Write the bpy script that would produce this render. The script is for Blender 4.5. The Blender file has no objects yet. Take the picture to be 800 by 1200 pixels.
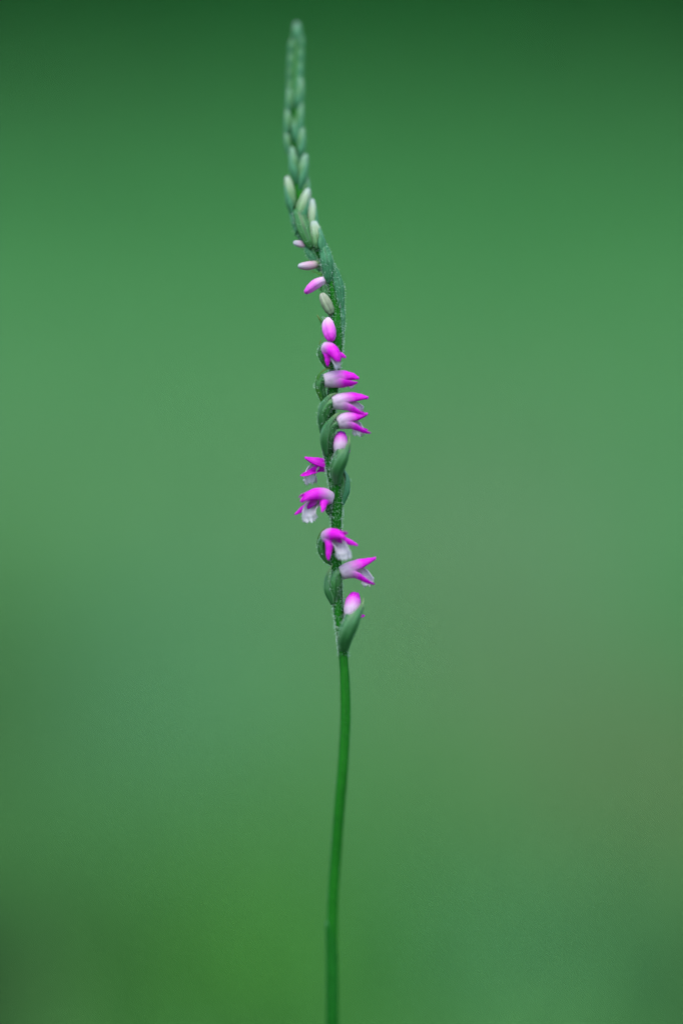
import bpy, math, random
import numpy as np
from mathutils import Vector, Matrix

random.seed(7)
rng = np.random.default_rng(11)
R = math.radians
MM = 0.001
scene = bpy.context.scene
col = scene.collection

# ------------------------------------------------------------------ camera
PITCH = R(3.0)
FOCAL = 135.0
S_PX = 0.125 * MM                      # one photograph pixel at the plant, in metres
D0 = 1200 * S_PX * FOCAL / 36.0        # camera to plant
P0 = Vector((0, 0, 0.18))              # the point the lens looks at and focuses on
FWD = Vector((0, math.cos(PITCH), -math.sin(PITCH)))
RIGHT = Vector((1, 0, 0))
UP = Vector((0, math.sin(PITCH), math.cos(PITCH)))
CAM = P0 - FWD * D0
cd = bpy.data.cameras.new('camera')
cam = bpy.data.objects.new('camera', cd)
col.objects.link(cam)
cam.location = CAM
cam.rotation_euler = (math.pi / 2 - PITCH, 0, 0)
cd.sensor_fit = 'VERTICAL'
cd.sensor_height = 36.0
cd.sensor_width = 24.0
cd.lens = FOCAL
cd.clip_start = 0.02
cd.clip_end = 500
cd.dof.use_dof = True
cd.dof.focus_distance = D0
cd.dof.aperture_fstop = 2.4
cd.dof.aperture_blades = 0
scene.camera = cam

# ------------------------------------------------------------------ light: bright overcast
SUN_EL, SUN_AZ = R(68), R(188)         # azimuth clockwise from +Y: behind the camera, a little to its left
world = bpy.data.worlds.new('World')
scene.world = world
world.use_nodes = True
wn = world.node_tree
for n in list(wn.nodes):
    wn.nodes.remove(n)
sky = wn.nodes.new('ShaderNodeTexSky')
sky.sky_type = 'NISHITA'
sky.sun_disc = False
sky.sun_elevation = SUN_EL
sky.sun_rotation = SUN_AZ
sky.air_density = 1.0
sky.dust_density = 2.0
bg = wn.nodes.new('ShaderNodeBackground')
bg.inputs['Strength'].default_value = 0.15
wo = wn.nodes.new('ShaderNodeOutputWorld')
wn.links.new(sky.outputs[0], bg.inputs['Color'])
wn.links.new(bg.outputs[0], wo.inputs['Surface'])
sl = bpy.data.lights.new('sun', 'SUN')
sl.energy = 1.3
sl.angle = R(60)
sl.color = (1.0, 0.97, 0.92)
sun = bpy.data.objects.new('sun', sl)
col.objects.link(sun)
sdir = Vector((math.sin(SUN_AZ) * math.cos(SUN_EL), math.cos(SUN_AZ) * math.cos(SUN_EL), math.sin(SUN_EL)))
sun.rotation_euler = (-sdir).to_track_quat('-Z', 'Y').to_euler()
sun.location = (0, 0, 3)

vs = scene.view_settings
vs.view_transform = 'Standard'
vs.look = 'None'
vs.gamma = 1.0
vs.use_curve_mapping = False
vs.exposure = 1.40
scene.render.engine = 'CYCLES'
scene.cycles.use_denoising = True
scene.cycles.max_bounces = 6
scene.cycles.use_adaptive_sampling = False

# ------------------------------------------------------------------ node helpers
def new_mat(name):
    m = bpy.data.materials.new(name)
    m.use_nodes = True
    nt = m.node_tree
    for n in list(nt.nodes):
        nt.nodes.remove(n)
    return m, nt, nt.nodes.new('ShaderNodeOutputMaterial')

def N(nt, kind, **kw):
    n = nt.nodes.new(kind)
    for k, v in kw.items():
        setattr(n, k, v)
    return n

def ramp(nt, stops, src):
    r = N(nt, 'ShaderNodeValToRGB')
    e = r.color_ramp.elements
    while len(e) < len(stops):
        e.new(0.5)
    for i, (p, c) in enumerate(stops):
        e[i].position = p
        e[i].color = (*c, 1)
    nt.links.new(src, r.inputs[0])
    return r.outputs[0]

def math_node(nt, op, a, b):
    n = N(nt, 'ShaderNodeMath', operation=op)
    for i, x in enumerate((a, b)):
        if isinstance(x, (int, float)):
            n.inputs[i].default_value = x
        else:
            nt.links.new(x, n.inputs[i])
    return n.outputs[0]

def mix_col(nt, fac, a, b, blend='MIX'):
    n = N(nt, 'ShaderNodeMix', data_type='RGBA', blend_type=blend)
    for sock, x in ((n.inputs[0], fac), (n.inputs[6], a), (n.inputs[7], b)):
        if isinstance(x, (int, float)):
            sock.default_value = x
        elif isinstance(x, tuple):
            sock.default_value = (*x, 1)
        else:
            nt.links.new(x, sock)
    return n.outputs[2]

def attr(nt, name):
    return N(nt, 'ShaderNodeAttribute', attribute_name=name)

def noise(nt, scale, detail=3.0, vec=None):
    n = N(nt, 'ShaderNodeTexNoise')
    n.inputs['Scale'].default_value = scale
    n.inputs['Detail'].default_value = detail
    if vec is None:
        vec = N(nt, 'ShaderNodeTexCoord').outputs['Object']
    nt.links.new(vec, n.inputs['Vector'])
    return n.outputs[0]

def strip_vec(nt, su, st):
    """a vector that runs fast across a petal and slowly along it: veins"""
    c = N(nt, 'ShaderNodeCombineXYZ')
    nt.links.new(math_node(nt, 'MULTIPLY', attr(nt, 'u').outputs['Fac'], su), c.inputs[0])
    nt.links.new(math_node(nt, 'MULTIPLY', attr(nt, 't').outputs['Fac'], st), c.inputs[1])
    return c.outputs[0]

def finish(nt, out, color, rough=0.5, trans=0.0, sheen=0.0, spec=0.4, bump=None, bump_d=0.00005, sheen_tint=(0.75, 0.95, 0.9)):
    b = N(nt, 'ShaderNodeBsdfPrincipled')
    b.inputs['Roughness'].default_value = rough
    b.inputs['Specular IOR Level'].default_value = spec
    b.inputs['Sheen Weight'].default_value = sheen
    b.inputs['Sheen Roughness'].default_value = 0.4
    b.inputs['Sheen Tint'].default_value = (*sheen_tint, 1)
    nt.links.new(color, b.inputs['Base Color'])
    if bump is not None:
        bn = N(nt, 'ShaderNodeBump')
        bn.inputs['Strength'].default_value = 0.6
        bn.inputs['Distance'].default_value = bump_d
        nt.links.new(bump, bn.inputs['Height'])
        nt.links.new(bn.outputs[0], b.inputs['Normal'])
    if trans > 0:
        t = N(nt, 'ShaderNodeBsdfTranslucent')
        nt.links.new(color, t.inputs['Color'])
        m = N(nt, 'ShaderNodeMixShader')
        m.inputs[0].default_value = trans
        nt.links.new(b.outputs[0], m.inputs[1])
        nt.links.new(t.outputs[0], m.inputs[2])
        nt.links.new(m.outputs[0], out.inputs['Surface'])
    else:
        nt.links.new(b.outputs[0], out.inputs['Surface'])

def petal_material(name, stops, trans=0.38):
    m, nt, out = new_mat(name)
    vein = noise(nt, 1.0, 2.0, strip_vec(nt, 12.0, 1.2))
    blot = noise(nt, 700.0, 2.0)
    t = attr(nt, 't').outputs['Fac']
    t = math_node(nt, 'ADD', t, math_node(nt, 'MULTIPLY', math_node(nt, 'SUBTRACT', vein, 0.5), 0.42))
    t = math_node(nt, 'ADD', t, math_node(nt, 'MULTIPLY', math_node(nt, 'SUBTRACT', blot, 0.5), 0.12))
    shade = ramp(nt, [(0.38, (0.88, 0.72, 0.88)), (0.56, (1, 1, 1))], vein)
    finish(nt, out, mix_col(nt, 0.8, ramp(nt, stops, t), shade, 'MULTIPLY'), rough=0.42, trans=trans, spec=0.22, bump=vein, bump_d=0.00012)
    return m

def green_material(name, a, b, rough=0.5, trans=0.0, sheen=0.25, scale=1500.0, stripes=0.0, tip=None, spec=0.16, edge=None):
    m, nt, out = new_mat(name)
    n1 = noise(nt, scale, 4.0)
    n2 = noise(nt, 260.0, 2.0)
    f = math_node(nt, 'ADD', math_node(nt, 'MULTIPLY', n1, 0.6), math_node(nt, 'MULTIPLY', n2, 0.4))
    c = ramp(nt, [(0.34, a), (0.66, b)], f)
    bump = n1
    if stripes:
        v = noise(nt, 1.0, 1.0, strip_vec(nt, 11.0, 0.6))
        c = mix_col(nt, ramp(nt, [(0.42, (0, 0, 0)), (0.62, (stripes,) * 3)], v), c, tuple(min(1, x * 1.8 + 0.004) for x in b))
        bump = v
    if edge:      # thin pale margin of a bract
        au = math_node(nt, 'ABSOLUTE', attr(nt, 'u').outputs['Fac'], 0.0)
        c = mix_col(nt, ramp(nt, [(0.72, (0, 0, 0)), (0.98, (.8, .8, .8))], au), c, edge)
    if tip:
        t = attr(nt, 't').outputs['Fac']
        c = mix_col(nt, ramp(nt, [(tip[1], (0, 0, 0)), (1.0, (1, 1, 1))], t), c, tip[0])
    finish(nt, out, c, rough=rough, trans=trans, sheen=sheen, spec=spec, bump=bump, sheen_tint=(0.30, 0.95, 0.50), bump_d=0.00006)
    return m

WHITE = (0.66, 0.52, 0.65)
PINK = (0.64, 0.24, 0.62)
MAG = (0.68, 0.006, 0.64)
DEEP = (0.62, 0.002, 0.58)
M = {}
M['petal'] = petal_material('petal_white_to_magenta', [(0.0, (0.48, 0.50, 0.46)), (0.10, WHITE), (0.22, WHITE), (0.40, PINK), (0.62, MAG), (0.88, DEEP), (1.0, MAG)])
M['bud_pink'] = petal_material('bud_white_to_pink', [(0.0, (0.50, 0.58, 0.45)), (0.22, WHITE), (0.55, (0.64, 0.18, 0.60)), (1.0, (0.60, 0.03, 0.54))], 0.25)
M['bud_pale'] = petal_material('bud_pale_pink', [(0.0, (0.20, 0.32, 0.18)), (0.35, (0.46, 0.30, 0.36)), (0.75, (0.46, 0.34, 0.42)), (1.0, (0.42, 0.48, 0.48))], 0.25)
M['bud_cream'] = petal_material('bud_green_to_cream', [(0.0, (0.03, 0.14, 0.04)), (0.40, (0.12, 0.27, 0.10)), (0.75, (0.27, 0.39, 0.24)), (1.0, (0.34, 0.46, 0.40))], 0.25)
M['bud_green'] = petal_material('bud_green', [(0.0, (0.014, 0.095, 0.025)), (0.55, (0.065, 0.21, 0.068)), (1.0, (0.135, 0.29, 0.175))], 0.2)
M['bud_olive'] = petal_material('bud_grey_green', [(0.0, (0.14, 0.21, 0.12)), (0.6, (0.22, 0.28, 0.17)), (1.0, (0.30, 0.35, 0.26))], 0.2)
m, nt, out = new_mat('lip_crystalline_white')
gr = noise(nt, 5200.0, 3.0)
t = attr(nt, 't').outputs['Fac']
finish(nt, out, mix_col(nt, ramp(nt, [(0.35, (0, 0, 0)), (0.75, (0.35, 0.35, 0.35))], gr),
       ramp(nt, [(0.0, (0.70, 0.54, 0.64)), (0.55, (0.76, 0.70, 0.74)), (1.0, (0.78, 0.78, 0.80))], t), (0.64, 0.58, 0.65)),
       rough=0.3, trans=0.48, spec=0.5, bump=gr, bump_d=0.00012)
M['lip'] = m
M['stem'] = green_material('stem_green', (0.0012, 0.055, 0.0012), (0.006, 0.098, 0.004), rough=0.55, sheen=0.07, scale=1800, stripes=0.25, spec=0.06)
M['sheath'] = green_material('sheath_dark_green', (0.0014, 0.052, 0.0022), (0.005, 0.086, 0.006), rough=0.5, sheen=0.06, stripes=0.2, tip=((0.06, 0.20, 0.08), 0.92), spec=0.06)
M['ovary'] = green_material('ovary_green', (0.006, 0.056, 0.010), (0.026, 0.115, 0.026), rough=0.42, sheen=0.16, stripes=0.5, spec=0.3)
M['bract'] = green_material('bract_green', (0.007, 0.062, 0.013), (0.028, 0.120, 0.034), rough=0.40, trans=0.12, sheen=0.14, stripes=0.6, tip=((0.16, 0.24, 0.09), 0.70), spec=0.35, edge=(0.09, 0.21, 0.09))
M['bract_bright'] = green_material('bract_bright_green', (0.03, 0.13, 0.015), (0.05, 0.18, 0.025), rough=0.4, trans=0.2, sheen=0.1, tip=((0.20, 0.22, 0.06), 0.70))
M['bract_pale'] = green_material('bract_pale_green', (0.012, 0.090, 0.030), (0.042, 0.165, 0.075), rough=0.45, trans=0.12, sheen=0.16, stripes=0.3, tip=((0.12, 0.28, 0.17), 0.55))
m, nt, out = new_mat('hair_pale')
rgb = N(nt, 'ShaderNodeRGB'); rgb.outputs[0].default_value = (0.58, 0.72, 0.66, 1)
finish(nt, out, rgb.outputs[0], rough=0.3, trans=0.5, spec=0.5)
M['hair'] = m

# ------------------------------------------------------------------ the setting: meadow, far wood
def numpy_mesh(name, verts, faces4, faces3, colors, mat):
    me = bpy.data.meshes.new(name)
    nv, n4, n3 = len(verts), len(faces4), len(faces3)
    me.vertices.add(nv)
    me.vertices.foreach_set('co', np.ascontiguousarray(verts, dtype=np.float32).ravel())
    loops = np.concatenate([np.asarray(faces4).ravel(), np.asarray(faces3).ravel()]).astype(np.int32)
    me.loops.add(len(loops))
    me.loops.foreach_set('vertex_index', loops)
    me.polygons.add(n4 + n3)
    starts = np.concatenate([np.arange(n4) * 4, n4 * 4 + np.arange(n3) * 3]).astype(np.int32)
    me.polygons.foreach_set('loop_start', starts)
    me.update(calc_edges=True)
    me.validate()
    a = me.attributes.new('tint', 'FLOAT_COLOR', 'POINT')
    a.data.foreach_set('color', np.ascontiguousarray(np.c_[colors, np.ones(nv)], dtype=np.float32).ravel())
    me.materials.append(mat)
    o = bpy.data.objects.new(name, me)
    col.objects.link(o)
    return o

m, nt, out = new_mat('leaf_tinted')
finish(nt, out, attr(nt, 'tint').outputs['Color'], rough=0.6, trans=0.42, spec=0.10)
M['leaf'] = m
m, nt, out = new_mat('turf_ground')
n1 = noise(nt, 3.0, 5.0)
finish(nt, out, ramp(nt, [(0.3, (0.035, 0.075, 0.022)), (0.7, (0.06, 0.12, 0.035))], n1), rough=0.9, spec=0.1)
M['ground'] = m

gv, gf = [], []
gn = 40
for j in range(gn + 1):
    for i in range(gn + 1):
        fx = (i / gn * 2 - 1); fy = (j / gn * 2 - 1)
        x = 120 * fx * abs(fx) ** 1.5; y = 120 * fy * abs(fy) ** 1.5
        d = math.hypot(x, y)
        gv.append((x, y, 0.03 * math.sin(x * .7 + 1) * math.sin(y * .5) * min(1, d / 4)))
for j in range(gn):
    for i in range(gn):
        a = j * (gn + 1) + i
        gf.append((a, a + 1, a + gn + 2, a + gn + 1))
gm = bpy.data.meshes.new('ground')
gm.from_pydata(gv, [], gf)
gm.materials.append(M['ground'])
ground = bpy.data.objects.new('ground', gm)
col.objects.link(ground)
ground['kind'] = 'structure'

# patches where other grasses and dead stalks grow: x, y, rx, ry (metres), colour, weight
BASE_FAR = np.array((0.138, 0.330, 0.122))
BASE_NEAR = np.array((0.090, 0.280, 0.065))
PATCHES = [
    (0.09, 1.55, 0.09, 0.75, (0.200, 0.330, 0.165), 0.85),   # greyish seed heads
    (0.12, 0.80, 0.06, 0.24, (0.150, 0.215, 0.085), 0.85),   # straw mixed in
    (0.045, 0.44, 0.03, 0.12, (0.110, 0.330, 0.130), 0.90),  # blue green tuft
    (-0.025, 0.38, 0.035, 0.14, (0.062, 0.260, 0.026), 0.90),# fresh green tuft
    (-0.120, 0.35, 0.068, 0.17, (0.013, 0.032, 0.012), 0.98), # low dark herb
    (-0.17, 0.95, 0.08, 0.30, (0.038, 0.100, 0.022), 0.96),
    (-0.07, 1.20, 0.06, 0.40, (0.150, 0.350, 0.180), 0.80),
    (0.095, 0.36, 0.03, 0.12, (0.045, 0.130, 0.045), 0.85),
    (0.22, 1.55, 0.06, 0.50, (0.075, 0.320, 0.100), 0.80),
]
def grass(name, x0, x1, y0, y1, n, h0, h1, w, base, var, grow=0.0):
    x = rng.uniform(x0, x1, n); y = rng.uniform(y0, y1, n)
    h = rng.uniform(h0, h1, n) * (1 + grow * (y - y0) / (y1 - y0)); ang = rng.uniform(0, 2 * np.pi, n)
    lean = rng.uniform(0.1, 0.7, n) * h; la = rng.uniform(0, 2 * np.pi, n)
    wd = w * rng.uniform(0.6, 1.3, n)
    dx, dy = np.cos(ang) * wd / 2, np.sin(ang) * wd / 2
    lx, ly = np.cos(la) * lean, np.sin(la) * lean
    z0 = np.full(n, -0.005)
    V = np.empty((n, 5, 3))
    V[:, 0] = np.c_[x - dx, y - dy, z0]
    V[:, 1] = np.c_[x + dx, y + dy, z0]
    V[:, 2] = np.c_[x + dx * .8 + lx * .35, y + dy * .8 + ly * .35, h * .6]
    V[:, 3] = np.c_[x - dx * .8 + lx * .35, y - dy * .8 + ly * .35, h * .6]
    V[:, 4] = np.c_[x + lx, y + ly, h]
    i = np.arange(n)[:, None] * 5
    c = np.repeat(base[None], n, 0).astype(float)
    for (px, py, rx, ry, pc, wgt) in PATCHES:
        k = wgt * np.exp(-(((x - px) / rx) ** 2 + ((y - py) / ry) ** 2))
        c = c * (1 - k[:, None]) + np.array(pc)[None] * k[:, None]
    c *= rng.uniform(1 - var, 1 + var, (n, 1)) * rng.uniform(0.93, 1.07, (n, 3))
    o = numpy_mesh(name, V.reshape(-1, 3), i + np.array([0, 1, 2, 3]), i + np.array([3, 2, 4]), np.repeat(c, 5, 0), M['leaf'])
    o['kind'] = 'stuff'
    return o

g = grass('meadow_grass', -0.7, 0.7, -0.25, 1.7, 34000, 0.035, 0.075, 0.006, BASE_NEAR, 0.14)
g['label'] = 'short blurred green grass around and behind the orchid stem'; g['category'] = 'grass'
g = grass('meadow_grass', -1.7, 1.7, 1.7, 5.2, 42000, 0.06, 0.15, 0.010, BASE_FAR, 0.15)
g['label'] = 'pale blurred meadow grass farther behind the orchid'; g['category'] = 'grass'
g = grass('tall_herbage', -3.2, 3.2, 5.0, 8.2, 36000, 0.12, 0.25, 0.022, np.array((0.095, 0.325, 0.098)), 0.3, grow=2.3)
g['label'] = 'taller blurred green herbage in front of the dark wood'; g['category'] = 'herbage'

def wood(name, n, x0, x1, y0, y1, z0, z1, size, base):
    c = np.c_[rng.uniform(x0, x1, n), rng.uniform(y0, y1, n), rng.uniform(z0, z1, n)]
    a = rng.normal(size=(n, 3)); a /= np.linalg.norm(a, axis=1)[:, None]
    b = np.cross(a, rng.normal(size=(n, 3))); b /= np.linalg.norm(b, axis=1)[:, None]
    s = size * rng.uniform(.6, 1.4, (n, 1))
    base = base[None] * (1 - 0.28 * np.clip((np.abs(c[:, :1] + .05) - .45) / .5, 0, 1))   # lens vignette painted into the leaf colour: darker towards both flanks
    V = np.stack([c - a * s, c + b * s * .45, c + a * s, c - b * s * .45], 1)
    cl = base * rng.uniform(.6, 1.4, (n, 1)) * rng.uniform(.9, 1.1, (n, 3))
    o = numpy_mesh(name, V.reshape(-1, 3), np.arange(n)[:, None] * 4 + np.arange(4), np.zeros((0, 3), int), np.repeat(cl, 4, 0), M['leaf'])
    o['kind'] = 'stuff'
    return o
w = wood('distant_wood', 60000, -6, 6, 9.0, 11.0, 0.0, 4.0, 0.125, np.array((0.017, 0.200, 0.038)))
w['label'] = 'dark green blurred wood edge far behind the orchid'; w['category'] = 'woodland'

# ------------------------------------------------------------------ plant geometry helpers
def W(px, py, z=0.0):
    """photograph pixel + millimetres in front of the focus plane -> world"""
    dep = D0 - z * MM
    k = S_PX * dep / D0
    return CAM + FWD * dep + RIGHT * ((px - 400) * k) + UP * ((600 - py) * k)

STEM_Z = [(-20, -16), (30, -15), (200, -8.5), (300, -2.8), (400, 0), (700, 0.5), (760, 2.2), (900, 6), (1200, 10.5), (2100, 14)]
def sz(py):
    return float(np.interp(py, [a for a, b in STEM_Z], [b for a, b in STEM_Z]))

def WS(p):
    """(px, py, z relative to the stem axis at that height)"""
    return W(p[0], p[1], sz(p[1]) + (p[2] if len(p) > 2 else 0))

def catmull(pts, n):
    P = [pts[0] * 2 - pts[1]] + list(pts) + [pts[-1] * 2 - pts[-2]]
    segs = len(pts) - 1
    out = []
    for i in range(n):
        f = i / (n - 1) * segs
        k = min(int(f), segs - 1)
        t = f - k
        a, b, c, d = P[k:k + 4]
        out.append(0.5 * ((2 * b) + (c - a) * t + (2 * a - 5 * b + 4 * c - d) * t * t + (3 * b - a - 3 * c + d) * t ** 3))
    return out

def frames(path, n0, n1=None):
    T = []
    for i in range(len(path)):
        a = path[max(0, i - 1)]; b = path[min(len(path) - 1, i + 1)]
        T.append((b - a).normalized())
    n = (n0 - T[0] * n0.dot(T[0])).normalized()
    F = []
    for i, t in enumerate(T):
        if i:
            q = T[i - 1].rotation_difference(t)
            n = q @ n
        n = (n - t * n.dot(t)).normalized()
        m = n
        if n1 is not None:
            w = min(1.0, i / (len(T) - 1) / .6)
            w = w * w * (3 - 2 * w)
            q1 = n1 - t * n1.dot(t)
            if q1.length > 1e-4:
                m = n * (1 - w) + q1.normalized() * w
                m = (m - t * m.dot(t)).normalized()
        F.append((t, m, t.cross(m)))
    return F

ROOT = WS((384, 2040)); ROOT.z = 0.0

def shell(name, path, n0, rad, arc, mat, parent, cols=16, squash=1.0, tmap=(1.0, 0.0), thick=0.0, jitter=None, caps=True, n1=None):
    """a sheet or tube swept along a path: rad(v) metres, arc(v) half angle (pi = closed tube)"""
    F = frames(path, n0, n1)
    rows = len(path)
    closed = arc(0.5) >= math.pi - 1e-3
    nc = cols if closed else cols + 1
    vs_, ts, us = [], [], []
    for i, c in enumerate(path):
        v = i / (rows - 1)
        t, n, s = F[i]
        r, a = rad(v), arc(v)
        for j in range(nc):
            u = j / cols * 2 - 1
            ph = u * a
            off = n * (math.cos(ph) * r * squash) + s * (math.sin(ph) * r)
            p = c + off
            if jitter:
                p = p + jitter(v, u, t, n, s)
            vs_.append(p - ROOT)
            ts.append(v * tmap[0] + tmap[1])
            us.append(u)
    fs = []
    for i in range(rows - 1):
        for j in range(cols):
            j2 = (j + 1) % nc if closed else j + 1
            fs.append((i * nc + j, i * nc + j2, (i + 1) * nc + j2, (i + 1) * nc + j))
    if closed and caps:
        fs.append(tuple(reversed(range(nc))))
        fs.append(tuple((rows - 1) * nc + j for j in range(nc)))
    me = bpy.data.meshes.new(name)
    me.from_pydata(vs_, [], fs)
    for nm, dat in (('t', ts), ('u', us)):
        at = me.attributes.new(nm, 'FLOAT', 'POINT')
        at.data.foreach_set('value', dat)
    me.polygons.foreach_set('use_smooth', [True] * len(fs))
    me.materials.append(mat)
    o = bpy.data.objects.new(name, me)
    col.objects.link(o)
    o.parent = parent
    if thick:
        md = o.modifiers.new('thickness', 'SOLIDIFY')
        md.thickness = thick
        md.offset = 0
    return o

def prof(pts):
    xs = [a for a, b in pts]; ys = [b for a, b in pts]
    def f(v):
        # smooth interpolation
        for k in range(len(xs) - 1):
            if v <= xs[k + 1]:
                q = (v - xs[k]) / (xs[k + 1] - xs[k])
                q = q * q * (3 - 2 * q) if len(xs) > 2 else q
                return ys[k] + (ys[k + 1] - ys[k]) * q
        return ys[-1]
    return f

PXM = S_PX
def hairs(parent, path, n0, rad, count, lo=0.0, hi=1.0, length=0.30, thick=0.018, squash=1.0):
    """short gland-tipped hairs on a swept tube, one mesh"""
    F = frames(path, n0)
    V, fcs = [], []
    for _ in range(count):
        v = random.uniform(lo, hi)
        f = v * (len(path) - 1)
        i = min(int(f), len(path) - 2)
        q = f - i
        c = path[i].lerp(path[i + 1], q)
        t, n, s = F[i]
        ph = random.uniform(0, 2 * math.pi)
        d = (n * math.cos(ph) * squash + s * math.sin(ph))
        r = rad(v)
        b = c + d * (r - 0.02 * MM) - ROOT
        d = (d.normalized() + t * random.uniform(-.3, .5) + Vector((random.gauss(0, .2), random.gauss(0, .2), random.gauss(0, .2)))).normalized()
        L = length * MM * random.uniform(.5, 1.3)
        x = d.orthogonal().normalized(); y = d.cross(x)
        w = thick * MM
        k = len(V)
        for a in (0, 2.094, 4.189):
            V.append(b + (x * math.cos(a) + y * math.sin(a)) * w)
        for a in (0, 2.094, 4.189):
            V.append(b + d * L * .8 + (x * math.cos(a) + y * math.sin(a)) * w * .8)
        g = w * 2.0
        for a in (0, 2.094, 4.189):
            V.append(b + d * L + (x * math.cos(a) + y * math.sin(a)) * g)
        V.append(b + d * (L + g * 1.2))
        for j in range(3):
            j2 = (j + 1) % 3
            fcs += [(k + j, k + j2, k + 3 + j2, k + 3 + j), (k + 3 + j, k + 3 + j2, k + 6 + j2, k + 6 + j), (k + 6 + j, k + 6 + j2, k + 9)]
    me = bpy.data.meshes.new('hair')
    me.from_pydata(V, [], fcs)
    me.polygons.foreach_set('use_smooth', [True] * len(fcs))
    me.materials.append(M['hair'])
    o = bpy.data.objects.new('hair', me)
    col.objects.link(o)
    o.parent = parent
    o['kind'] = 'stuff'
    return o

TOCAM = -FWD
orchid = bpy.data.objects.new('orchid', None)
col.objects.link(orchid)
orchid.location = ROOT
orchid['label'] = "slender spiral orchid with small magenta and white flowers twisting up its green stem"
orchid['category'] = 'orchid'

# ------------------------------------------------------------------ stem
STEM = [(384, 2040, 8), (386, 1700, 7), (389, 1350, 6.6), (389.5, 1200, 6.2), (389.5, 1150, 6.0), (389.3, 1100, 5.9), (390.5, 1050, 5.9), (394, 1000, 5.9),
        (398, 940, 5.9), (402, 890, 5.8), (404.6, 840, 5.5), (404, 800, 5.3), (402.5, 770, 5.2), (400, 742, 5.6), (396.5, 715, 6.0),
        (394.5, 685, 6.0), (393.8, 650, 6.0), (394, 615, 5.8), (394.5, 592, 6.6), (391.5, 567, 6.2), (386.5, 542, 5.8),
        (384.5, 517, 6.2), (385.5, 495, 6.0), (388, 475, 5.8), (390.5, 452, 6.0), (392.5, 428, 6.6), (394.2, 402, 7.6), (394.5, 378, 7.6),
        (393, 352, 7.0), (388, 325, 7.2), (378, 298, 7.2), (366, 273, 7.2), (357, 250, 6.8), (351, 225, 6.5), (348, 190, 6.0),
        (346, 150, 5.5), (346, 110, 5.5), (347, 70, 5.0), (347.5, 42, 3.5), (347.5, 32, 1.5)]
spts = [WS((a, b, 0)) for a, b, r in STEM]
NS = 260
spath = catmull(spts, NS)
sr = [r * PXM * (1.1 if b > 780 else 1.0) for a, b, r in STEM]
def srad(v):
    f = v * (len(sr) - 1)
    return float(np.interp(f, range(len(sr)), sr))
def stem_wobble(v, u, t, n, s):
    k = 0.035 * MM * (math.sin(u * 9.4 + v * 40) + math.sin(u * 15.7 - v * 90) * .6)
    return (n * math.cos(u * math.pi) + s * math.sin(u * math.pi)) * k
stem = shell('stem', spath, TOCAM, srad, lambda v: math.pi, M['stem'], orchid, cols=20, jitter=stem_wobble)
ki = {b: i / (len(STEM) - 1) for i, (a, b, r) in enumerate(STEM)}
hairs(stem, spath, TOCAM, srad, 4800, ki[770], ki[273])
hairs(stem, spath, TOCAM, srad, 120, ki[1100], ki[770], length=0.16, thick=0.012)

# sheathing scale leaf round the lower stem
shp = catmull([WS((388.3, 1420)), WS((389.0, 1320)), WS((389.4, 1200)), WS((389.4, 1150)), WS((389, 1100)), WS((387.8, 1079))], 40)
shell('stem_sheath', shp, Vector((-0.75, -0.65, 0)), prof([(0, 7.2 * PXM), (.9, 6.95 * PXM), (1, 6.7 * PXM)]),
      prof([(0, 3.0), (.50, 3.0), (.66, 2.6), (0.84, 1.1), (1, 0.10)]), M['sheath'], orchid, cols=28, thick=0.10 * MM)

# ------------------------------------------------------------------ ovaries, bracts
def ovary(pts, r, mat='ovary', outward=(0, 0, 1), parent=None, hair=150, name='ovary', tmap=(1, 0), taper=.55, squash=.9):
    P = catmull([WS(p) for p in pts], 22)
    rad = prof([(0, r * .42 * PXM), (.18, r * .80 * PXM), (.48, r * PXM), (.78, r * .86 * PXM), (1, r * taper * PXM)])
    n0 = RIGHT * outward[0] + UP * outward[1] + TOCAM * outward[2]
    def rib(v, u, t, n, s):
        return (n * math.cos(u * math.pi) + s * math.sin(u * math.pi)) * (0.045 * MM * math.cos(u * math.pi * 6))
    o = shell(name, P, n0, rad, lambda v: math.pi, M[mat], parent or orchid, cols=24, jitter=rib, tmap=tmap, squash=squash)
    if hair:
        hairs(o, P, n0, rad, hair, 0.02, 0.95, length=0.26, squash=squash)
    return o

def bract(pts, halfw, outward, parent, mat='bract', wrap=1.0, curl=0.0):
    P = catmull([WS(p) for p in pts], 24)
    n0 = RIGHT * outward[0] + UP * outward[1] + TOCAM * outward[2]
    rr = halfw * PXM
    a = prof([(0, .75 * wrap), (.18, 1.25 * wrap), (.45, 1.25 * wrap), (.75, .70 * wrap), (.92, .30 * wrap), (1, 0.06)])
    rad = prof([(0, rr * .75), (.35, rr), (.8, rr * .62), (1, rr * .22)])
    def inset(v, u, t, n, s):      # keep the sheet's own spine on the drawn path
        return n * (-rad(v) * .15) + n * (0.03 * MM * math.cos(u * 7))
    return shell('bract', P, n0, rad, a, M[mat], parent, cols=16, thick=0.07 * MM, jitter=inset)

# ------------------------------------------------------------------ flowers
def bez(a, b, c, d, n):
    out = []
    for i in range(n):
        t = i / (n - 1); s = 1 - t
        out.append(a * s ** 3 + b * (3 * s * s * t) + c * (3 * s * t * t) + d * t ** 3)
    return out

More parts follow.
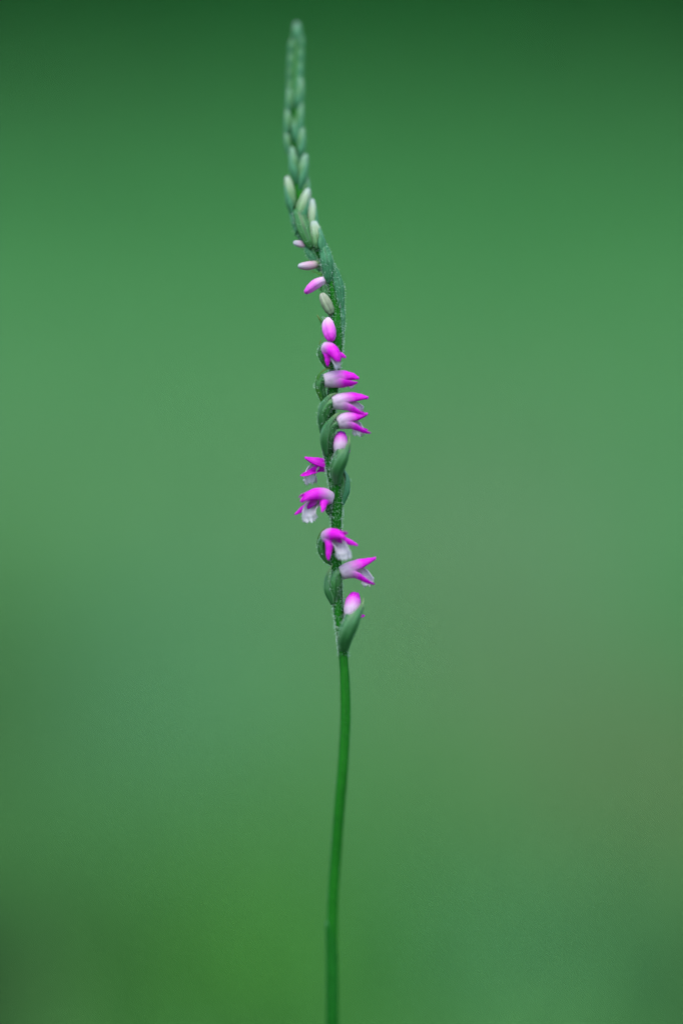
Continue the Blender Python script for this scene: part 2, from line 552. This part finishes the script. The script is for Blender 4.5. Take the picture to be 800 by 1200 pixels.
def flower(B, T, sepals, lip, r=7.4, arch=0.0, up=(0, 1, 0), toff=0.0, lipw=5.5, closed=False, drop=0.0, horn=3.0, seed=0, face=0.0, lipface=0.0, lc=.72):
    rnd = random.Random(seed)
    b, tip = WS(B), WS(T)
    Fv = tip - b
    L = Fv.length
    f = Fv.normalized()
    U = RIGHT * up[0] + UP * up[1] + TOCAM * up[2]
    U = (U - f * U.dot(f)).normalized()
    S = f.cross(U)
    rm = r * PXM
    # dorsal sepal: the hood, base of the tube
    P = bez(b, b + f * L * .33 + U * arch * PXM, b + f * L * .72 + U * (arch - drop) * PXM, tip, 26)
    hood = shell('flower', P, U, prof([(0, rm * .92), (.22, rm * 1.08), (.5, rm * 1.04), (.78, rm * .74), (.94, rm * .40), (1, rm * .20)]),
                 prof([(0, 2.1), (.3, 2.0), (.6, 1.85), (.85, 1.5), (1, 1.2)]), M['petal'], orchid, cols=22,
                 tmap=(1.0, toff), thick=0.10 * MM,
                 jitter=lambda v, u, t, n, s: n * (0.05 * MM * math.cos(u * 9)) * v)
    # petals lying against the hood, their tips free
    for sg in (-1, 1):
        e = tip + S * sg * (horn * .8) * PXM + U * (horn * .8) * PXM + f * (horn * .3) * PXM
        Pp = bez(b + S * sg * rm * .1, b + f * L * .35 + S * sg * rm * .15 + U * arch * PXM * .9, b + f * L * .75 + S * sg * rm * .25 + U * (arch - drop) * PXM * .9, e, 22)
        shell('petal', Pp, (U * .55 + S * sg * .85).normalized(), prof([(0, rm * .80), (.3, rm * .92), (.6, rm * .70), (.85, rm * .42), (1, rm * .16)]),
              prof([(0, .8), (.4, .95), (.8, 1.0), (1, .7)]), M['petal'], hood, cols=10, tmap=(1.0, toff + .03), thick=0.08 * MM)
    # lateral sepals
    for sg, e in zip((1, -1), sepals):
        e = WS(e)
        out_ = (S * sg * .80 - U * .60).normalized()
        n_end = (out_ * .5 + TOCAM * face + U * .3).normalized() if face else None
        sw = 1.22 if closed else 1.0
        D = (e - b)
        c1 = b + f * min(L * .5, D.length * .5)
        c2 = b.lerp(e, .66) + out_ * rm * .12 + U * rm * .10
        Ps = bez(b, c1, c2, e, 26)
        shell('lateral_sepal', Ps, out_, prof([(0, rm * .96), (.2, rm * .98), (.45, rm * .78 * sw), (.75, rm * .54 * sw), (.93, rm * .28 * sw), (1, rm * .06)]),
              prof([(0, 1.15), (.25, 1.05), (.5, .95), (1, .9)]), M['petal'], hood, cols=14, tmap=(1.05, toff + .02), thick=0.10 * MM, n1=n_end)
    # lip, frilled at its end
    e = WS(lip)
    l0 = b + f * L * .25 - U * rm * .30
    c1 = b + f * L * lc - U * rm * .25
    c2 = e + (c1 - e) * .45 + f * L * .08 * (lc > .7)
    Pl = bez(l0, c1, c2, e, 34)
    lw = lipw * PXM
    cols = 30
    fr = [rnd.uniform(-1, 1) for _ in range(cols + 1)]
    fr2 = [rnd.uniform(-1, 1) for _ in range(36)]
    amp = 0.0 if closed else 1.0
    def frill(v, u, t, n, s):
        j = int(round((u + 1) / 2 * cols))
        k = max(0.0, (v - .68) / .32) * amp
        i = int(round(v * 33))
        p = t * (fr[j] * .30 * MM * k * k + (1 - u * u) * .12 * MM * k) + n * (fr[(j * 7) % len(fr)] * .13 * MM * k * abs(u) ** .5)
        p = p + n * (0.08 * MM * k * math.sin(u * 10 + seed))
        if abs(u) > .8:
            p = p + s * (u * (abs(u) - .8) * 5 * fr2[i] * .26 * MM * k)
        return p
    shell('lip', Pl, -U, prof([(0, lw * .75), (.3, lw * 1.0), (.7, lw * 1.25), (.9, lw * 1.7), (1, lw * 1.75)]),
          prof([(0, 1.7), (.45, 1.7), (.7, 1.5), (.9, 1.05), (1, .85)]), M['lip'], hood, cols=cols, thick=0.10 * MM, jitter=frill,
          n1=(-TOCAM - U * .2).normalized() if lipface else None)
    return hood

# --- flower lowest on the spike, turned away
o = ovary([(402, 759, .4), (404, 746, 1.6), (410, 730, 2.2), (412.5, 717, 1.8)], 9.2, hair=260)
bract([(402, 760, .9), (405, 745, 2.6), (413, 727, 3.2), (420, 714, 2.6), (424.5, 701, 2.0)], 10.0, (0.35, 0, 1), o, wrap=.95)
flower((411.5, 722, 1.8), (416, 697.5, -.4), [(406, 712, -1.0), (427.5, 721, -1.2)], (414, 716, -2.2), r=8.4, up=(-.05, .7, .7), toff=.02, arch=7, drop=0, seed=1)
# --- right-facing flower
o = ovary([(393.5, 706, .3), (392.5, 690, 1.1), (394, 676, 1.3), (400, 670, 1.2)], 7.0, outward=(0, 0, 1), taper=.9)
bract([(391.5, 707, .4), (385.5, 693, .8), (384.5, 678, .8), (390.5, 662, 1.0)], 6.2, (-0.75, 0, .65), o, wrap=1.0)
flower((400, 671.5, 1.2), (440.5, 656, 1.6), [(439.5, 684, 2.3), (436, 681, -.2)], (431.5, 683.5, 1.9), r=8.0, arch=1.5, drop=4, seed=2, lipw=4.8, lipface=1, lc=.6)
# --- flower facing right and forward
o = ovary([(389, 661, -.2), (380, 650, .2), (377.5, 638, .6), (381, 629, 1.0)], 6.2)
bract([(384, 658, -.2), (377, 645, -.1), (374.5, 632, .2), (381.5, 618.5, .4)], 4.5, (-1, 0, .2), o, mat='bract_bright')
flower((381.8, 628.5, 1.2), (403.5, 631.5, 4.6), [(385.3, 657, 3.4), (419.5, 639.5, 2.6)], (402.5, 653, 4.6), r=7.4, arch=4, drop=1, toff=.12, lipw=5.8, horn=6, up=(.15, .8, .65), seed=3, face=1.0, lipface=1)
# --- left-facing flower, open towards the front
o = ovary([(393, 608, -.4), (386.5, 599, -.3), (385, 590, .0), (386.5, 583, .3)], 5.2)
bract([(390, 592, -1.2), (386, 582, -1.4), (380, 575, -1.3), (372.5, 568.5, -1.2)], 3.0, (-.4, .7, 0), o, mat='bract_bright', wrap=.8)
flower((386.5, 583, .6), (353, 589, 2.9), [(345, 603.5, 1.2), (376.3, 600.5, 3.4)], (363.5, 607.5, 3.2), r=7.6, arch=8.5, drop=-1, toff=.10, lipw=6.0, horn=5, up=(-.1, .8, .55), seed=4, face=.9, lipface=1)
# --- left-facing flower behind the stem
o = ovary([(399.5, 590, -.2), (403.5, 573, -.2), (401.5, 558, -.9), (392, 549.5, -1.3)], 7.0, mat='ovary')
bract([(399.5, 591, .1), (405.5, 575, .1), (405, 560, -.2), (399, 546, -.6)], 4.8, (.75, 0, .65), o, mat='bract_pale')
flower((389, 546.5, -1.3), (357, 538, -.9), [(352, 557, .1), (354, 555, -2.2)], (364, 565, -.8), r=7.2, arch=-2, drop=1, toff=.32, lipw=5.0, horn=2.5, seed=5, lipface=1)
# --- flower turned away, half way up
o = ovary([(394, 564, .5), (393.5, 550, 1.6), (398.5, 536, 2.0), (400.5, 523, 1.6)], 8.2, hair=260)
bract([(393.5, 565, .9), (395, 550, 2.4), (401, 536, 2.9), (405.5, 524, 2.5), (408.5, 510.5, 2.2)], 8.6, (0.3, 0, 1), o, wrap=.95)
flower((398.5, 529, 1.5), (399.5, 509, -.6), [(393, 522, -1.0), (410.5, 528, -1.4)], (399, 522, -2.0), r=7.4, up=(0, .7, .7), toff=.02, arch=7, drop=0, seed=6)
# --- two right-facing flowers, one above the other
o = ovary([(384.5, 531, .4), (384, 515, 1.2), (388, 501, 1.4), (396.5, 496, 1.3)], 7.2, taper=.9)
bract([(383, 533, .7), (380.5, 517, 1.5), (383, 502, 1.7), (391, 491, 1.7), (400.5, 482.5, 1.4)], 6.0, (-.55, .2, .85), o)
flower((397, 495.5, 1.3), (430.5, 487, 1.8), [(434.5, 507, 2.4), (431, 503, -.2)], (420.5, 509, 1.8), r=7.8, arch=4, drop=7, seed=7, lipw=4.8, lipface=1, lc=.6)
o = ovary([(379.5, 506, .4), (378.5, 488, 1.0), (383, 475, 1.2), (391, 471.5, 1.2)], 7.4, taper=.85)
bract([(378.5, 507, .6), (376.5, 490, 1.2), (379.5, 475, 1.4), (386, 466, 1.4), (396, 461, 1.3)], 5.2, (-.6, .2, .8), o)
flower((390.5, 472, 1.2), (431, 468.5, 1.5), [(430.5, 486.5, 2.2), (427, 483, -.2)], (421.5, 481, 1.5), r=8.0, arch=3, drop=1, seed=8, lipw=4.2, lipface=1, lc=.6)
# --- half-open flower
o = ovary([(380.5, 470, .2), (375.5, 456, .6), (376, 446, .8), (382, 445, 1.0)], 6.4, taper=.9)
bract([(379.5, 471, .4), (373.5, 457, .7), (373.5, 444, .9), (378, 437, 1.0), (388.5, 431, .9)], 4.2, (-.8, .2, .5), o, mat='bract_bright')
flower((381, 446, 1.0), (420, 445, 1.5), [(419, 448, 1.9), (417, 448, .6)], (410, 448, 1.2), r=8.2, arch=3.5, drop=0, closed=True, lipw=4.0, horn=.5, seed=9)
# --- nodding flower below the buds
o = ovary([(385, 432, .2), (378.5, 420, .6), (377, 410, .8), (381, 406, 1.2)], 5.0, taper=.9, hair=110)
bract([(382, 425, .0), (376.5, 414, .3), (375.5, 406, .3), (376.5, 398.5, .3)], 2.8, (-1, 0, .2), o, mat='bract_bright')
flower((382, 407, 1.3), (396, 424.5, 3.6), [(384.3, 429.5, 2.6), (405.5, 419.5, 2.4)], (397.5, 428.5, 3.2), r=7.0, up=(.35, .75, .6), arch=5, drop=0, toff=.16, lipw=3.4, horn=1.5, seed=10, face=1.2)

# ------------------------------------------------------------------ buds
def bud(a, t, w, mat, seed, bend=0.0, br=None, brmat='bract_pale', hair=0, outward=None, gain=(1.0, 0.0)):
    rnd = random.Random(seed)
    A, T = WS(a), WS(t)
    mid = A.lerp(T, .5) + UP * bend * PXM
    P = catmull([A, mid, T], 18)
    r = w / 2 * PXM
    rad = prof([(0, r * .55), (.22, r * .9), (.5, r), (.75, r * .86), (.93, r * .58), (1, r * .20)])
    def seam(v, u, tt, n, s):
        d = abs(math.sin(u * math.pi * 1.5 + seed))
        return (n * math.cos(u * math.pi) + s * math.sin(u * math.pi)) * (-(1 - d) ** 3 * r * .24)
    o = shell('bud', P, TOCAM, rad, lambda v: math.pi, M[mat], orchid, cols=24, jitter=seam, tmap=gain)
    if br:
        bract(br[0], br[1], br[2], o, mat=brmat)
    elif outward is not None:
        ax = (T - A)
        n0 = RIGHT * outward[0] + UP * outward[1] + TOCAM * outward[2]
        Pb = catmull([A - ax * .30 - n0 * r * .5, A + ax * .10 + n0 * r * .16, A + ax * .50 + n0 * r * .22, A + ax * .88 + n0 * r * .10], 18)
        shell('bract', Pb, n0, prof([(0, r * .8), (.4, r * 1.08), (.75, r * .8), (1, r * .25)]),
              prof([(0, .15), (.15, .8), (.35, 1.3), (.7, .75), (1, .08)]), M[brmat], o, cols=12, thick=0.06 * MM)
    if hair:
        hairs(o, P, TOCAM, rad, hair, 0.05, 0.8, length=0.2)
    return o

bud((383.5, 374.5, 1.0), (388, 399.5, 2.4), 16.8, 'bud_pink', 21, br=([(384, 392, .4), (381.5, 384, .3), (378, 377, .2), (372, 369, .2)], 3.6, (-.7, .4, .3)), brmat='bract_bright', gain=(.95, .12))
bud((388.5, 368, .9), (376.5, 343.5, .9), 13.5, 'bud_olive', 22, br=([(383, 346, -.2), (379, 343, -.2), (374, 339.5, -.2)], 2.2, (0, 1, .2)), brmat='bract_bright')
bud((383, 327, .2), (357, 343.5, .8), 12.6, 'bud_pink', 23, bend=2.5, br=([(380, 324.5, .2), (372, 321.5, .1), (365, 318.5, .1)], 2.4, (0, 1, .2)), brmat='bract_bright', gain=(.85, .05))
bud((374, 309, .2), (349, 312, .8), 10.8, 'bud_pale', 24, bend=-1)
bud((359, 288, .1), (343.5, 284, .5), 8.5, 'bud_pale', 25, gain=(.6, .45))
# little green ovaries that carry the pink buds
ovary([(388, 392, .1), (383, 385, .5), (380.5, 378, .8), (383.5, 374, 1.0)], 4.4, mat='bract', hair=60, taper=.9)
ovary([(388, 340, -.1), (386.5, 333, .1), (384, 327.5, .2), (380.5, 328.5, .3)], 4.4, mat='bract', hair=50, taper=1.05)
ovary([(381, 322, -.1), (378.5, 314, .1), (375, 309, .2), (371, 309.5, .25)], 3.9, mat='bract', hair=50, taper=1.05)
ovary([(366, 300, -.1), (363, 293, .0), (360, 288, .1), (356.5, 287.3, .15)], 3.0, mat='bract', hair=40, taper=1.0)
# ovaries running up the twist of the stem below those buds
ovary([(386, 332, .5), (384.5, 316, 1.0), (381.5, 300, 1.2), (377, 284, 1.0)], 7.8, mat='bract_pale', hair=150, taper=.4, tmap=(.6, 0))
ovary([(399.5, 366, .3), (398.5, 345, .6), (395, 327, .8), (388.5, 309, .7)], 6.0, mat='bract_pale', hair=150, taper=.4, tmap=(.6, 0))
ovary([(399.5, 404, .2), (400.2, 380, .2), (399.8, 362, .3), (396.5, 340, .3)], 4.4, mat='bract_pale', hair=170, taper=.4, tmap=(.5, 0))
ovary([(388, 376, -.2), (386.5, 360, .1), (380, 340, .2), (376, 325, .1)], 4.2, mat='ovary', hair=70, taper=.5)
ovary([(375, 318, -.2), (368, 305, .0), (362, 296, .1), (357, 286, .1)], 4.4, mat='bract_pale', hair=60, taper=.5, tmap=(.4, 0))
# cream buds where the spike bends
bud((374, 293, 1.0), (367, 259, 1.5), 15.5, 'bud_cream', 31, outward=(.8, 0, .5), hair=60)
bud((366.5, 272, .9), (365.5, 233, .8), 11.5, 'bud_cream', 32, outward=(.9, 0, .3), gain=(.8, .25))
bud((347.5, 262, 1.0), (361.5, 221, 1.2), 14.5, 'bud_cream', 33, outward=(.8, 0, .2))
ovary([(366, 291, .6), (358, 274, 1.1), (352, 256, 1.2), (348, 246, 1.1)], 8.8, mat='ovary', hair=90, taper=.5)
ovary([(361, 292, -.2), (350.5, 274, .0), (343.5, 255, .0), (341, 240, .0)], 4.4, mat='bract_pale', hair=50, tmap=(.5, 0))
bud((344, 244, .5), (336, 206.5, .9), 12.5, 'bud_cream', 34, outward=(-.9, 0, .4), gain=(.9, 0))
bud((351, 215, .7), (358.5, 180, 1.1), 12.5, 'bud_green', 35, outward=(.7, 0, .6), gain=(1, .1))
bud((347.5, 206, .9), (341.5, 172, 1.1), 12.0, 'bud_green', 36, outward=(-.7, 0, .6), gain=(1, .1))
bud((356, 232, .2), (360, 208, .3), 10.0, 'bud_green', 37, outward=(.9, 0, .3))
bud((350.5, 180, .8), (354.5, 149, 1.0), 11.0, 'bud_green', 38, outward=(.7, 0, .6))
bud((340.5, 179, .6), (334.5, 155, .8), 8.5, 'bud_green', 39, outward=(-.9, 0, .3))
bud((347, 162, 1.0), (344, 138, 1.1), 8.5, 'bud_green', 40, outward=(-.2, 0, .9), gain=(.6, 0))
bud((339, 157, .6), (336.5, 127, .8), 9.5, 'bud_green', 41, outward=(-.9, 0, .3))
bud((348.5, 154, .8), (353.5, 119, .8), 9.5, 'bud_green', 42, outward=(.7, 0, .6))
bud((340.5, 131, .6), (338.5, 104, .7), 9.0, 'bud_green', 43, outward=(-.9, 0, .4))
bud((349.5, 122, .7), (353, 92, .8), 9.5, 'bud_green', 44, outward=(.8, 0, .5))
# crowded young buds up to the tip
ang = 0.3
py = 112.0
k = 0
while py > 40:
    q = (py - 40) / 72
    xo = 4.2 + 1.8 * q
    cx = 346.6 + 1.0 * (1 - q)
    sx, sz_ = math.sin(ang), math.cos(ang)
    ln = 16 + 9 * q
    bud((cx + sx * xo * .75, py + ln * .45, .5 * sz_ * .75), (cx + sx * (xo + 1.4), py - ln * .55, .62 * sz_), 9.0 + 1.0 * q, 'bud_green', 50 + k,
        outward=(sx, 0, sz_), gain=(.75, random.uniform(-.05, .2)))
    ang += 2.15
    py -= 5.2
    k += 1
bud((347.5, 46, .2), (347.5, 25.5, .25), 11.0, 'bud_green', 90, outward=(.2, 0, .9), gain=(.8, .3))
